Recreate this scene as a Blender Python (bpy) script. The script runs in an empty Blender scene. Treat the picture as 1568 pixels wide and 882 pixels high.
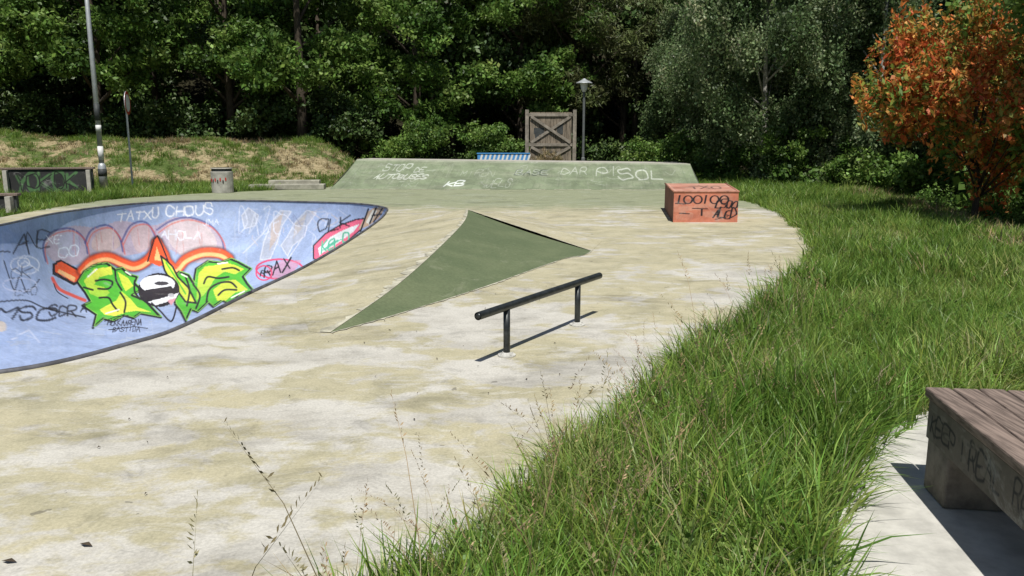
import bpy, math, random
import numpy as np
from mathutils import Vector, Matrix
from mathutils.geometry import delaunay_2d_cdt
rng=np.random.default_rng(7); random.seed(7)
scene=bpy.context.scene
scene.view_settings.view_transform='Standard'; scene.view_settings.look='None'; scene.view_settings.exposure=0

# ------------------------------------------------------------------ helpers
def sm(a,b,x):
    t=np.clip((np.asarray(x,float)-a)/(b-a),0,1); return t*t*(3-2*t)
def link(o,parent=None):
    scene.collection.objects.link(o)
    if parent: o.parent=parent
    return o
def empty(name,loc=(0,0,0)):
    e=bpy.data.objects.new(name,None); e.location=loc; e.empty_display_size=.2
    return link(e)
class MB:
    def __init__(s): s.v=[]; s.f=[]; s.m=[]
    def box(s,c,size,rz=0,mat=0,M=None):
        R=Matrix.Rotation(rz,3,'Z') if M is None else M
        b=len(s.v); c=Vector(c)
        for dx in(-.5,.5):
            for dy in(-.5,.5):
                for dz in(-.5,.5):
                    s.v.append(tuple(c+R@Vector((dx*size[0],dy*size[1],dz*size[2]))))
        for q in((0,1,3,2),(4,6,7,5),(0,4,5,1),(2,3,7,6),(0,2,6,4),(1,5,7,3)):
            s.f.append(tuple(b+i for i in q)); s.m.append(mat)
    def tube(s,pts,rad,seg=10,mat=0,cap=True):
        pts=[Vector(p) for p in pts]
        if not hasattr(rad,'__len__'): rad=[rad]*len(pts)
        b=len(s.v); n=len(pts)
        for i,p in enumerate(pts):
            d=(pts[min(i+1,n-1)]-pts[max(i-1,0)])
            if d.length<1e-6: d=Vector((0,0,1))
            d.normalize()
            up=Vector((0,0,1)) if abs(d.z)<.9 else Vector((1,0,0))
            a=d.cross(up).normalized(); c=a.cross(d)
            for k in range(seg):
                t=2*math.pi*k/seg
                s.v.append(tuple(p+(a*math.cos(t)+c*math.sin(t))*rad[i]))
        for i in range(n-1):
            for k in range(seg):
                s.f.append((b+i*seg+k,b+i*seg+(k+1)%seg,b+(i+1)*seg+(k+1)%seg,b+(i+1)*seg+k)); s.m.append(mat)
        if cap:
            s.f.append(tuple(b+k for k in range(seg))[::-1]); s.m.append(mat)
            s.f.append(tuple(b+(n-1)*seg+k for k in range(seg))); s.m.append(mat)
    def poly(s,pts,mat=0):
        b=len(s.v); s.v+= [tuple(p) for p in pts]; s.f.append(tuple(range(b,b+len(pts)))); s.m.append(mat)
    def obj(s,name,mats,parent=None,smooth=False,bevel=0):
        me=bpy.data.meshes.new(name); me.from_pydata(s.v,[],s.f)
        for m in mats: me.materials.append(m)
        me.polygons.foreach_set('material_index',s.m)
        if smooth: me.polygons.foreach_set('use_smooth',[True]*len(s.f))
        me.update()
        o=bpy.data.objects.new(name,me); link(o,parent)
        if bevel:
            b=o.modifiers.new('bevel','BEVEL'); b.width=bevel; b.segments=2; b.limit_method='ANGLE'
        return o
def mesh_np(name,V,F,mats,parent=None,smooth=True,col=None,dolink=True):
    V=np.asarray(V,np.float32); F=np.asarray(F,np.int32)
    me=bpy.data.meshes.new(name)
    me.vertices.add(len(V)); me.vertices.foreach_set('co',V.ravel())
    k=F.shape[1]; me.loops.add(F.size); me.loops.foreach_set('vertex_index',F.ravel())
    me.polygons.add(len(F)); me.polygons.foreach_set('loop_start',np.arange(0,F.size,k,dtype=np.int32))
    me.polygons.foreach_set('loop_total',np.full(len(F),k,np.int32))
    me.update(calc_edges=True)
    if smooth: me.polygons.foreach_set('use_smooth',np.ones(len(F),bool))
    if col is not None:
        a=me.color_attributes.new('Col','FLOAT_COLOR','POINT')
        c=np.ones((len(V),4),np.float32); c[:,:3]=col; a.data.foreach_set('color',c.ravel())
    for m in mats: me.materials.append(m)
    o=bpy.data.objects.new(name,me)
    if dolink: link(o,parent)
    return o
def inpoly(P,poly):
    x,y=P[:,0],P[:,1]; r=np.zeros(len(P),bool); n=len(poly); j=n-1
    for i in range(n):
        xi,yi=poly[i]; xj,yj=poly[j]
        if yi!=yj:
            c=((yi>y)!=(yj>y))&(x<(xj-xi)*(y-yi)/(yj-yi)+xi); r^=c
        j=i
    return r
def segdist(P,pts,closed=False):
    d=np.full(len(P),1e9); n=len(pts)
    for i in range(n if closed else n-1):
        a=np.array(pts[i],float); b=np.array(pts[(i+1)%n],float); ab=b-a
        L=max(ab@ab,1e-9); t=np.clip(((P-a)@ab)/L,0,1)
        q=P-(a+t[:,None]*ab); d=np.minimum(d,np.hypot(q[:,0],q[:,1]))
    return d
def catmull(pts,sub,closed=True):
    pts=[np.array(p,float) for p in pts]; n=len(pts); out=[]
    R=range(n) if closed else range(n-1)
    for i in R:
        if closed: p0,p1,p2,p3=pts[i-1],pts[i],pts[(i+1)%n],pts[(i+2)%n]
        else: p0,p1,p2,p3=pts[max(i-1,0)],pts[i],pts[i+1],pts[min(i+2,n-1)]
        for k in range(sub):
            t=k/sub
            out.append(.5*((2*p1)+(-p0+p2)*t+(2*p0-5*p1+4*p2-p3)*t*t+(-p0+3*p1-3*p2+p3)*t**3))
    if not closed: out.append(pts[-1])
    return np.array(out)

# ------------------------------------------------------------------ materials
def newmat(name,rough=.8,spec=.3):
    m=bpy.data.materials.new(name); m.use_nodes=True
    N=m.node_tree.nodes; L=m.node_tree.links; b=N['Principled BSDF']
    b.inputs['Roughness'].default_value=rough; b.inputs['Specular IOR Level'].default_value=spec
    return m,N,L,b
def pos(N): return N.new('ShaderNodeNewGeometry').outputs['Position']
def noise(N,L,vec,scale,detail=5,rough=.6,dist=0,stretch=None):
    if stretch:
        mp=N.new('ShaderNodeMapping'); mp.inputs['Scale'].default_value=stretch; L.new(vec,mp.inputs['Vector']); vec=mp.outputs[0]
    n=N.new('ShaderNodeTexNoise'); n.inputs['Scale'].default_value=scale; n.inputs['Detail'].default_value=min(detail,6)
    n.inputs['Roughness'].default_value=rough; n.inputs['Distortion'].default_value=dist
    L.new(vec,n.inputs['Vector']); return n.outputs[0]
def mrange(N,L,v,a,b,c=0,d=1,smooth=True):
    n=N.new('ShaderNodeMapRange'); n.interpolation_type='SMOOTHSTEP' if smooth else 'LINEAR'
    for i,x in zip((1,2,3,4),(a,b,c,d)): n.inputs[i].default_value=x
    L.new(v,n.inputs[0]); return n.outputs[0]
def math_(N,L,op,a,b):
    n=N.new('ShaderNodeMath'); n.operation=op
    for i,x in enumerate((a,b)):
        if isinstance(x,(int,float)): n.inputs[i].default_value=x
        else: L.new(x,n.inputs[i])
    return n.outputs[0]
def mix(N,L,fac,a,b,mode='MIX'):
    n=N.new('ShaderNodeMix'); n.data_type='RGBA'; n.blend_type=mode
    if isinstance(fac,(int,float)): n.inputs[0].default_value=fac
    else: L.new(fac,n.inputs[0])
    for i,x in ((6,a),(7,b)):
        if isinstance(x,tuple): n.inputs[i].default_value=(*x,1)
        else: L.new(x,n.inputs[i])
    return n.outputs[2]
def grey(N,L,v):
    n=N.new('ShaderNodeCombineColor')
    for i in range(3): L.new(v,n.inputs[i])
    return n.outputs[0]
def bump(N,L,b,h,strength=.3,dist=.01):
    n=N.new('ShaderNodeBump'); n.inputs['Strength'].default_value=strength; n.inputs['Distance'].default_value=dist
    L.new(h,n.inputs['Height']); L.new(n.outputs[0],b.inputs['Normal'])
def simple(name,col,rough=.7,var=.25,scale=6,metal=0,spec=.3,bmp=0,stretch=None):
    m,N,L,b=newmat(name,rough,spec); p=pos(N)
    n=noise(N,L,p,scale,5,.65,stretch=stretch); v=mrange(N,L,n,.3,.7,1-var,1+var)
    L.new(mix(N,L,1.0,col,grey(N,L,v),'MULTIPLY'),b.inputs['Base Color']); b.inputs['Metallic'].default_value=metal
    if bmp: bump(N,L,b,n,bmp)
    return m
def concrete_mat(name='plaza_concrete',ybias=0.):
    m,N,L,b=newmat(name,.85,.25); p=pos(N)
    sx=N.new('ShaderNodeSeparateXYZ'); L.new(p,sx.inputs[0]); Y=sx.outputs[1]; X=sx.outputs[0]
    n1=noise(N,L,p,.7,6,.62,.35,stretch=(.8,1.1,1)); n1b=noise(N,L,p,2.6,6,.68,.4,stretch=(.8,1.2,1))
    yg=mrange(N,L,Y,4,13,-.02+ybias,.045+ybias)
    s=math_(N,L,'ADD',math_(N,L,'ADD',math_(N,L,'MULTIPLY',n1,.6),math_(N,L,'MULTIPLY',n1b,.4)),yg)
    ym=mrange(N,L,s,.462,.525)
    g=mix(N,L,mrange(N,L,noise(N,L,p,1.5,6,.72),.38,.65),(.53,.51,.455),(.42,.40,.35))
    y=mix(N,L,mrange(N,L,noise(N,L,p,1.9,6,.7,.5),.35,.65),(.45,.405,.25),(.345,.315,.185))
    c=mix(N,L,math_(N,L,'MULTIPLY',ym,.78),g,y)
    ol=mrange(N,L,math_(N,L,'ADD',Y,math_(N,L,'MULTIPLY',n1b,7)),22,25)
    c=mix(N,L,math_(N,L,'MULTIPLY',ol,.85),c,(.235,.265,.165))
    sc=mrange(N,L,noise(N,L,p,3.2,6,.75,.8,stretch=(.8,2.0,1)),.56,.65)
    c=mix(N,L,math_(N,L,'MULTIPLY',sc,.4),c,(.58,.56,.51))
    d1=mrange(N,L,noise(N,L,p,.95,6,.7,.6,stretch=(.8,1.5,1)),.5,.68,1,.7)
    d3=mrange(N,L,noise(N,L,p,5.5,5,.8,.6),.5,.75,1.03,.74)
    f=noise(N,L,p,60,3,.7)
    mul=math_(N,L,'MULTIPLY',math_(N,L,'MULTIPLY',d1,d3),mrange(N,L,f,.25,.75,.84,1.12))
    c=mix(N,L,1.0,c,grey(N,L,mul),'MULTIPLY')
    sp=mrange(N,L,noise(N,L,p,6,3,.5),.72,.74); c=mix(N,L,math_(N,L,'MULTIPLY',sp,.6),c,(.12,.11,.09))
    L.new(c,b.inputs['Base Color']); bump(N,L,b,f,.25,.006)
    return m
def painted_mat(name,rough=.65,grime=.22,wear=.35):
    m,N,L,b=newmat(name,rough,.3); p=pos(N)
    a=N.new('ShaderNodeVertexColor'); a.layer_name='Col'
    v=mrange(N,L,noise(N,L,p,1.1,6,.7,.5),.3,.7,1+grime*.5,1-grime)
    f=mrange(N,L,noise(N,L,p,14,5,.75),.3,.7,.9,1.08)
    c=mix(N,L,1.0,a.outputs[0],grey(N,L,math_(N,L,'MULTIPLY',v,f)),'MULTIPLY')
    w=mrange(N,L,noise(N,L,p,2.7,6,.8,1),.56,.68,0,wear)
    c=mix(N,L,w,c,(.42,.42,.4))
    L.new(c,b.inputs['Base Color']); return m
def leaf_mat(name,trans=.3,rough=.5):
    m,N,L,b=newmat(name,rough,.3)
    a=N.new('ShaderNodeVertexColor'); a.layer_name='Col'; c=a.outputs[0]
    L.new(c,b.inputs['Base Color'])
    if trans>0:
        t=N.new('ShaderNodeBsdfTranslucent'); L.new(c,t.inputs[0])
        ms=N.new('ShaderNodeMixShader'); ms.inputs[0].default_value=trans
        L.new(b.outputs[0],ms.inputs[1]); L.new(t.outputs[0],ms.inputs[2])
        L.new(ms.outputs[0],N['Material Output'].inputs[0])
    return m
def ground_mat():
    m,N,L,b=newmat('grass_soil',.95,.1); p=pos(N)
    sx=N.new('ShaderNodeSeparateXYZ'); L.new(p,sx.inputs[0])
    n=noise(N,L,p,.6,6,.7,.4); f=noise(N,L,p,8,6,.75)
    g=mix(N,L,mrange(N,L,f,.35,.65),(.05,.08,.02),(.11,.15,.045))
    d=mix(N,L,mrange(N,L,f,.35,.65),(.19,.155,.08),(.40,.33,.2))
    bank=math_(N,L,'MULTIPLY',mrange(N,L,sx.outputs[1],29.5,31.5),mrange(N,L,sx.outputs[0],-3,-8))
    dm=mrange(N,L,math_(N,L,'ADD',n,math_(N,L,'MULTIPLY',bank,.06)),.5,.58)
    c=mix(N,L,dm,g,d)
    fl=mrange(N,L,sx.outputs[1],37.5,40); c=mix(N,L,fl,c,(.03,.028,.015))  # hillside ground darkened, woodland shade put into its colour
    fr=mrange(N,L,sx.outputs[0],12,15); c=mix(N,L,fr,c,(.03,.03,.015))  # same painted-in shade for the ground under the right-hand trees
    L.new(c,b.inputs['Base Color']); bump(N,L,b,f,.6,.05); return m
def olive_mat():
    m,N,L,b=newmat('olive_paint',.7,.3); p=pos(N)
    c=mix(N,L,mrange(N,L,noise(N,L,p,1.2,6,.65,.6),.35,.68),(.108,.138,.07),(.14,.168,.088))
    sc=mrange(N,L,noise(N,L,p,2.2,6,.8,1.2,stretch=(1,.5,1)),.56,.7); c=mix(N,L,math_(N,L,'MULTIPLY',sc,.5),c,(.23,.245,.16))
    f=noise(N,L,p,30,5,.7); c=mix(N,L,1.0,c,grey(N,L,mrange(N,L,f,.3,.7,.85,1.12)),'MULTIPLY')
    L.new(c,b.inputs['Base Color']); bump(N,L,b,f,.15,.006); return m

M_conc=concrete_mat(); M_deck=concrete_mat('deck_concrete',.03)
M_path=simple('path_concrete',(.50,.485,.44),.9,.2,5,bmp=.2)
M_ground=ground_mat()
M_paint=painted_mat('bowl_paint',.6,.2,.3)
M_rpaint=painted_mat('ramp_paint',.75,.28)
M_olive=olive_mat()
M_worn=simple('worn_edge',(.43,.41,.32),.85,.35,7)
M_steel=simple('dark_steel',(.05,.055,.055),.36,.35,20,metal=.6,spec=.5)
M_galv=simple('galvanised_steel',(.42,.44,.45),.5,.12,4,metal=.4)
M_dgrey=simple('dark_grey_paint',(.05,.055,.055),.6,.3,6)
M_plate=simple('base_plate',(.5,.49,.45),.7,.25,20)
M_wood=simple('weathered_wood',(.19,.145,.12),.8,.5,7,bmp=.5,stretch=(8,.6,8))
M_wood2=simple('grey_boards',(.20,.165,.125),.85,.5,4,bmp=.3,stretch=(6,6,.5))
M_bconc=simple('bench_concrete',(.17,.15,.125),.9,.35,9,bmp=.5)
M_bark=simple('bark',(.07,.055,.04),.95,.4,6,bmp=.5,stretch=(3,3,.6))
M_wbark=simple('birch_bark',(.42,.4,.36),.9,.45,5,stretch=(1,1,4))
M_rim=simple('bowl_coping',(.10,.10,.11),.6,.4,5)
M_canc=simple('bin_concrete',(.36,.35,.31),.85,.25,4)
M_white=simple('white_paint',(.7,.7,.68),.5,.1,5)
M_blue=simple('blue_paint',(.08,.28,.6),.5,.15,5)
M_red=simple('red_paint',(.45,.04,.03),.5,.1,5)
M_ledge=simple('ledge_concrete',(.42,.4,.35),.85,.2,4)

# ------------------------------------------------------------------ painter
GL={'A':'00 24 40|12 32','B':'00 04 34 33 22 02|22 41 30 00','C':'43 34 14 03 01 10 30 41','D':'00 04 24 42 41 20 00','E':'40 00 04 44|02 32',
'F':'00 04 44|02 32','G':'43 34 14 03 01 10 30 41 42 22','H':'00 04|40 44|02 42','I':'20 24','J':'34 31 20 10 01','K':'00 04|44 02 40','L':'04 00 40',
'M':'00 04 22 44 40','N':'00 04 40 44','O':'10 01 03 14 34 43 41 30 10','P':'00 04 34 43 42 31 02','R':'00 04 34 43 32 02|22 40','S':'43 34 14 03 12 32 41 30 10 01',
'T':'04 44|24 20','U':'04 01 10 30 41 44','V':'04 20 44','W':'04 10 22 30 44','X':'00 44|04 40','Y':'04 22 44|22 20','Z':'04 44 00 40','1':'20 24','0':'10 01 03 14 34 43 41 30 10',
'5':'44 04 02 32 41 30 00','Q':'10 01 03 14 34 43 41 30 10|31 40'}
class Canvas:
    def __init__(s,P,base,mask=None):
        s.P=np.asarray(P,float); s.c=np.tile(np.array(base,float),(len(P),1)); s.mask=np.ones(len(P),bool) if mask is None else mask
    def _idx(s,pts,pad):
        a=np.array(pts); lo=a.min(0)-pad; hi=a.max(0)+pad
        return np.where(s.mask&(s.P[:,0]>lo[0])&(s.P[:,0]<hi[0])&(s.P[:,1]>lo[1])&(s.P[:,1]<hi[1]))[0]
    def fill(s,pts,col,a=1.):
        i=s._idx(pts,0)
        if len(i)==0: return
        k=i[inpoly(s.P[i],pts)]; s.c[k]=s.c[k]*(1-a)+np.array(col)*a
    def grad(s,pts,c0,c1,y0,y1,a=1.):
        i=s._idx(pts,0)
        if len(i)==0: return
        k=i[inpoly(s.P[i],pts)]; t=np.clip((s.P[k,1]-y0)/(y1-y0),0,1)[:,None]; s.c[k]=s.c[k]*(1-a)+(np.array(c0)*(1-t)+np.array(c1)*t)*a
    def stroke(s,pts,w,col,a=1.,closed=False,soft=.4):
        i=s._idx(pts,w)
        if len(i)==0: return
        d=segdist(s.P[i],pts,closed); t=(1-sm(w/2-soft*w*.5,w/2+soft*w*.5,d))*a
        s.c[i]=s.c[i]*(1-t[:,None])+np.array(col)*t[:,None]
    def curve(s,pts,w,col,a=1.,closed=False):
        s.stroke([tuple(p) for p in catmull(pts,6,closed)],w,col,a,closed)
    def blob(s,pts,col,a=1.,ow=0,oc=(0.01,0.01,0.012)):
        q=[tuple(p) for p in catmull(pts,5,True)]
        s.fill(q,col,a)
        if ow: s.stroke(q,ow,oc,1,True)
    def circ(s,x,y,rx,ry,col,w=0,a=1.):
        q=[(x+rx*math.cos(t),y+ry*math.sin(t)) for t in np.linspace(0,2*math.pi,24,endpoint=False)]
        if w: s.stroke(q,w,col,a,True)
        else: s.fill(q,col,a)
    def text(s,t,x,y,w,h,lw,col,a=1.,ang=0,ysign=-1,gap=.25,wob=.10,slant=.12):
        cx=0; r=random.Random(len(t)*7+int(x)); ta=math.tan(ang)
        for ch in t:
            hh=h*r.uniform(.8,1.15); ww=w*r.uniform(.85,1.15); oy=r.uniform(-.1,.1)*h; sl=slant+r.uniform(-.1,.1)
            if ch in GL:
                for st in GL[ch].split('|'):
                    pts=[]
                    for q in st.split(' '):
                        v=int(q[1])/4+r.uniform(-wob,wob); px=cx+(int(q[0])/4+r.uniform(-wob,wob)+sl*v)*ww; py=v*hh+oy
                        pts.append((x+px,y+ysign*py+px*ta))
                    if len(pts)>3: pts=[tuple(p) for p in catmull(pts,3,False)]
                    s.stroke(pts,lw*r.uniform(.85,1.15),col,a)
            cx+=ww*(1+gap) if ch in GL else w*.7

# ------------------------------------------------------------------ camera, light, world
CH=1.6; PITCH=math.radians(10.27); FP=1220.0
cam=bpy.data.cameras.new('camera'); cam.lens=28.0; cam.sensor_width=36; cam.clip_end=1500; cam.clip_start=.05
co=link(bpy.data.objects.new('camera',cam)); co.location=(0,0,CH); co.rotation_euler=(math.pi/2-PITCH,0,0); scene.camera=co
w=bpy.data.worlds.new('World'); scene.world=w; w.use_nodes=True
sky=w.node_tree.nodes.new('ShaderNodeTexSky'); sky.sky_type='NISHITA'; sky.sun_disc=False
sky.sun_elevation=math.radians(62); sky.sun_rotation=math.radians(180)
bg=w.node_tree.nodes['Background']; bg.inputs[1].default_value=.06; w.node_tree.links.new(sky.outputs[0],bg.inputs[0])
sl=bpy.data.lights.new('sun','SUN'); sl.energy=5.0; sl.angle=math.radians(.5); sl.color=(1,.97,.91)
so=link(bpy.data.objects.new('sun',sl)); so.rotation_euler=Vector((-.03,.51,-1)).to_track_quat('-Z','Y').to_euler(); so.location=(0,-10,20)

# ------------------------------------------------------------------ terrain
bowl_ctrl=[(-2.85,8.4),(-2.74,10),(-2.71,11.8),(-2.73,14),(-2.8,16.5),(-2.95,18.6),(-3.25,20.3),(-4.3,21.7),(-6.1,22.4),(-7.6,22.8),(-9.0,22.7),(-10.2,21.6),
 (-10.65,18.9),(-10.2,15.9),(-9.7,12),(-8.8,8.6),(-7,6.1),(-5,5.15),(-3.62,5.45),(-3.08,6.3),(-2.92,6.95)]
rim=catmull(bowl_ctrl,12)
plaza=[(-1.2,-3),(-.9,1.5),(-.58,2.4),(-.24,2.91),(.12,3.59),(.52,4.3),(.97,5.17),(1.47,6.1),(2.14,7.04),(3.16,8.86),(4.28,11.25),(4.89,12.75),(5.57,15.5),(6.27,18.4),(6.6,22.1),(6.4,25.5),(6.9,28.4),
 (6.9,31.5),(-6.9,31.5),(-6.9,29.2),(-9,27.3),(-10.4,25.9),(-11.8,23),(-11.6,19.5),(-11.3,17.6),(-12,14),(-14,10),(-14,-3)]
path=[(.9,-3),(1.0,2.0),(1.15,2.76),(1.55,3.5),(2.0,4.2),(2.5,4.62),(5.5,5.4),(9,5.6),(9,-3)]
def xr(y): return np.interp(y,[0,8,11,20,36,60],[9.5,9,7.4,9.6,13,20])
def Hh(x,y):
    x=np.asarray(x,float); y=np.asarray(y,float)
    z=1.75*sm(30.5,37,y+.5*np.sin(x*.7))*sm(-5.5,-9.5,x)
    z=z+.4*sm(-18,-26,x)
    z=z+24*sm(41,100,y)
    z=z-1.3*sm(.3,3.5,x-xr(y))*(1-sm(45,60,y))+14*sm(26,70,x)*1
    z=z+ .05*np.sin(x*1.3+y*.7)*sm(3,6,np.abs(x)) 
    return z-.03
def axis(lo,hi,step,far):
    a=list(np.arange(lo,hi+step/2,step)); s=step; v=hi
    while v<far: s*=1.35; v+=s; a.append(v)
    s=step; v=lo
    while v>-far: s*=1.35; v-=s; a.insert(0,v)
    return np.array(a)
ax=axis(-30,30,.5,420); ay=axis(-4,60,.5,420)
GX,GY=np.meshgrid(ax,ay); V=np.stack([GX.ravel(),GY.ravel(),Hh(GX,GY).ravel()],1)
nx=len(ax); ii,jj=np.meshgrid(np.arange(nx-1),np.arange(len(ay)-1)); a=(jj*nx+ii).ravel()
F=np.stack([a,a+1,a+nx+1,a+nx],1); C=V[F].mean(1)[:,:2]
under=inpoly(V[:,:2],plaza)|inpoly(V[:,:2],path); V[under,2]=-.08
near=(C[:,0]>-13)&(C[:,0]<0)&(C[:,1]>3)&(C[:,1]<25); kill=np.zeros(len(F),bool)
k=np.where(near)[0]; rl=[tuple(p) for p in rim[::3]]
kill[k]=inpoly(C[k],rl)|(segdist(C[k],rl,True)<.45)
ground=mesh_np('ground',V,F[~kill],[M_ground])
def dens(poly,step):
    out=[]; n=len(poly)
    for i in range(n):
        a=np.array(poly[i]); b=np.array(poly[(i+1)%n]); k=max(1,int(np.hypot(*(b-a))/step))
        for t in range(k): out.append(tuple(a+(b-a)*t/k))
    return out
pl=[]
for p in dens(plaza,.35):
    j=.05 if p[0]>-2 and p[1]<27 else 0
    pl.append((p[0]+rng.uniform(-j,j),p[1]+rng.uniform(-j,j)))
vs=[Vector(p) for p in pl]+[Vector(p) for p in rim]
n1=len(pl); n2=len(rim)
ed=[(i,(i+1)%n1) for i in range(n1)]+[(n1+i,n1+(i+1)%n2) for i in range(n2)]
r=delaunay_2d_cdt(vs,ed,[],0,1e-5)
cv=np.array([tuple(p) for p in r[0]]); cf=[f for f in r[2]]
rimp=[tuple(p) for p in rim]
cc=np.array([cv[list(f)].mean(0) for f in cf])
keep=inpoly(cc,pl)&~inpoly(cc,rimp)
b=MB(); b.v=[(x,y,0.0) for x,y in cv]
for f,kp in zip(cf,keep):
    if kp:
        q=[b.v[i] for i in f]; ar=(q[1][0]-q[0][0])*(q[2][1]-q[0][1])-(q[1][1]-q[0][1])*(q[2][0]-q[0][0])
        b.f.append(tuple(f) if ar>0 else tuple(f)[::-1]); b.m.append(0)
for i in range(n1):
    p,q=pl[i],pl[(i+1)%n1]; b.poly([(p[0],p[1],0),(p[0],p[1],-.15),(q[0],q[1],-.15),(q[0],q[1],0)])
b.obj('concrete_plaza',[M_conc])
b=MB(); pp=dens(path,.4); b.poly([(x,y,0.0) for x,y in pp])
for i in range(len(pp)):
    p,q=pp[i],pp[(i+1)%len(pp)]; b.poly([(p[0],p[1],0),(p[0],p[1],-.15),(q[0],q[1],-.15),(q[0],q[1],0)])
b.obj('concrete_path',[M_path])

# ------------------------------------------------------------------ bowl
bowl=empty('skate_bowl')
NS=1900
seg=np.hypot(*(np.roll(rim,-1,0)-rim).T); cum=np.concatenate([[0],np.cumsum(seg)]); s=np.linspace(0,cum[-1],NS,endpoint=False)
rc=np.vstack([rim,rim[:1]]); R=np.stack([np.interp(s,cum,rc[:,0]),np.interp(s,cum,rc[:,1])],1)
Cn=np.array([-6.6,14.0]); Ln=np.hypot(*(R-Cn).T)
A_,B_=2.7,2.0
ph=np.linspace(0,math.pi/2,120); ds=A_*(1-np.cos(ph)); zs=-B_*np.sin(ph)
ext=np.linspace(0,1,80)[1:]
rows=[]
for d,z in zip(ds,zs):
    w_=d/Ln; P=Cn+(R-Cn)*(1-w_)[:,None]; rows.append(np.column_stack([P,np.full(NS,z)]))
for e in ext:
    w_=A_/Ln; w_=w_+(.985-w_)*e; P=Cn+(R-Cn)*(1-w_)[:,None]; rows.append(np.column_stack([P,np.full(NS,-B_-.1*e)]))
V=np.concatenate(rows); nr=len(rows)
ii,jj=np.meshgrid(np.arange(NS),np.arange(nr-1)); i2=(ii+1)%NS
F=np.stack([(jj*NS+ii).ravel(),(jj*NS+i2).ravel(),((jj+1)*NS+i2).ravel(),((jj+1)*NS+ii).ravel()],1)
# wall coordinates of the mural, laid out by bearing and dip on the far wall
def stand(P):
    x,y,z=P[:,0],P[:,1],P[:,2]-CH
    dep=y*math.cos(PITCH)-z*math.sin(PITCH); up=y*math.sin(PITCH)+z*math.cos(PITCH)
    return np.column_stack([784+FP*x/dep,441-FP*up/dep])
A2=stand(V)
inward=np.concatenate([np.column_stack([Cn-R])]*nr); inward/=np.hypot(*inward.T)[:,None]
facing=(inward[:,0]*(-V[:,0])+inward[:,1]*(-V[:,1]))>0
c=Canvas(A2,(.32,.40,.60),facing)
K=(.014,.014,.02); DB=(.06,.08,.25)
for _ in range(110):
    x,y=random.uniform(-20,580),random.uniform(310,560); c.circ(x,y,random.uniform(6,40),random.uniform(3,12),random.choice([(.36,.44,.63),(.27,.35,.55),(.40,.46,.58),(.34,.44,.67),(.24,.32,.52)]),a=.25)
for _ in range(110):
    x,y=random.uniform(-10,570),random.uniform(312,520); c.stroke([(x,y),(x+random.uniform(-3,3),y+random.uniform(10,50))],random.uniform(1,3),random.choice([(.24,.31,.5),(.44,.5,.62)]),.35)
c.blob([(68,380),(75,358),(110,346),(150,348),(185,338),(235,345),(270,332),(310,338),(338,360),(340,390),(300,402),(255,380),(225,385),(190,392),(150,388),(120,405),(85,402)],(.50,.37,.42),.7)
c.blob([(255,345),(290,336),(322,352),(330,380),(290,395),(262,375)],(.6,.5,.5),.7)
c.blob([(150,356),(176,350),(184,375),(160,388),(140,378)],(.58,.42,.36),.6)
c.blob([(200,350),(226,346),(232,372),(210,386)],(.55,.40,.36),.5)
c.blob([(90,365),(112,355),(124,375),(112,392),(92,388)],(.40,.42,.55),.7)
for q in ([(70,400),(66,375),(80,355),(108,350),(128,365),(134,388)],[(130,372),(140,352),(165,345),(182,362),(188,385)],[(186,370),(200,345),(222,340),(236,358),(238,378)],[(240,352),(262,338),(290,333),(322,345),(340,368),(342,392)]):
    c.curve(q,3,DB,.8); c.curve([(x+3,y+4) for x,y in q],2.2,(.6,.12,.08),.7)
for _ in range(20):
    x=random.uniform(90,330); y=random.uniform(345,360); c.stroke([(x,y),(x+random.uniform(-4,4),y+random.uniform(20,40))],1.5,random.choice([(.3,.2,.4),(.5,.2,.18),(.6,.55,.6)]),.45)
c.text('CO',88,392,14,16,1.8,(.7,.75,.85),.8); c.text('AHOLA',245,366,10,12,1.8,(.7,.75,.85),.7)
c.text('TATXU',180,338,10,14,1.8,(.78,.8,.85),.9,ang=-.08); c.text('CHOUS',255,330,12,15,2.0,(.78,.8,.85),.9,ang=-.03)
c.text('XE',70,372,9,11,1.6,(.75,.78,.85),.8); c.text('JMA',310,345,7,9,1.2,(.75,.78,.85),.6)
O=(.78,.10,.03); PE=(.9,.48,.2)
def band(q,wd):
    c.curve(q,wd+5,K); c.curve(q,wd,O); c.curve([(x,y+wd*.22) for x,y in q],wd*.4,PE)
c.fill([(80,404),(92,397),(128,416),(124,432),(112,437),(80,420)],K); c.fill([(84,406),(93,400),(124,418),(120,429),(112,432),(84,416)],O); c.fill([(90,412),(116,425),(113,431),(88,417)],PE)
band([(126,414),(142,399),(165,394),(188,403),(206,408),(224,400),(236,386),(240,372)],14)
band([(240,372),(250,388),(256,402),(270,412),(285,397),(310,387),(336,388),(350,396)],14)
c.fill([(226,400),(236,366),(241,361),(248,376),(258,402),(244,408)],O); c.stroke([(226,400),(236,366),(241,361),(248,376),(258,402)],2.5,K); c.fill([(236,398),(240,378),(248,400)],PE)
c.curve([(80,426),(90,442),(110,452),(130,460)],5,(.65,.10,.08)); c.curve([(82,434),(88,447),(104,457)],1.6,K)
G=(.09,.46,.04); YL=(.60,.70,.07)
L1=[(118,432),(128,416),(140,408),(150,404),(163,403),(176,413),(186,410),(196,420),(210,424),(206,434),(216,444),(202,452),(222,460),(246,486),(214,480),(204,487),(190,483),(172,492),(158,488),(142,502),(147,482),(126,468),(138,462),(130,448)]
L2=[(262,428),(274,416),(288,421),(296,434),(300,412),(318,400),(338,402),(352,396),(364,401),(384,412),(372,424),(378,434),(388,446),(366,452),(352,466),(340,460),(326,470),(318,463),(302,478),(292,474),(284,492),(276,476),(268,466)]
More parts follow.
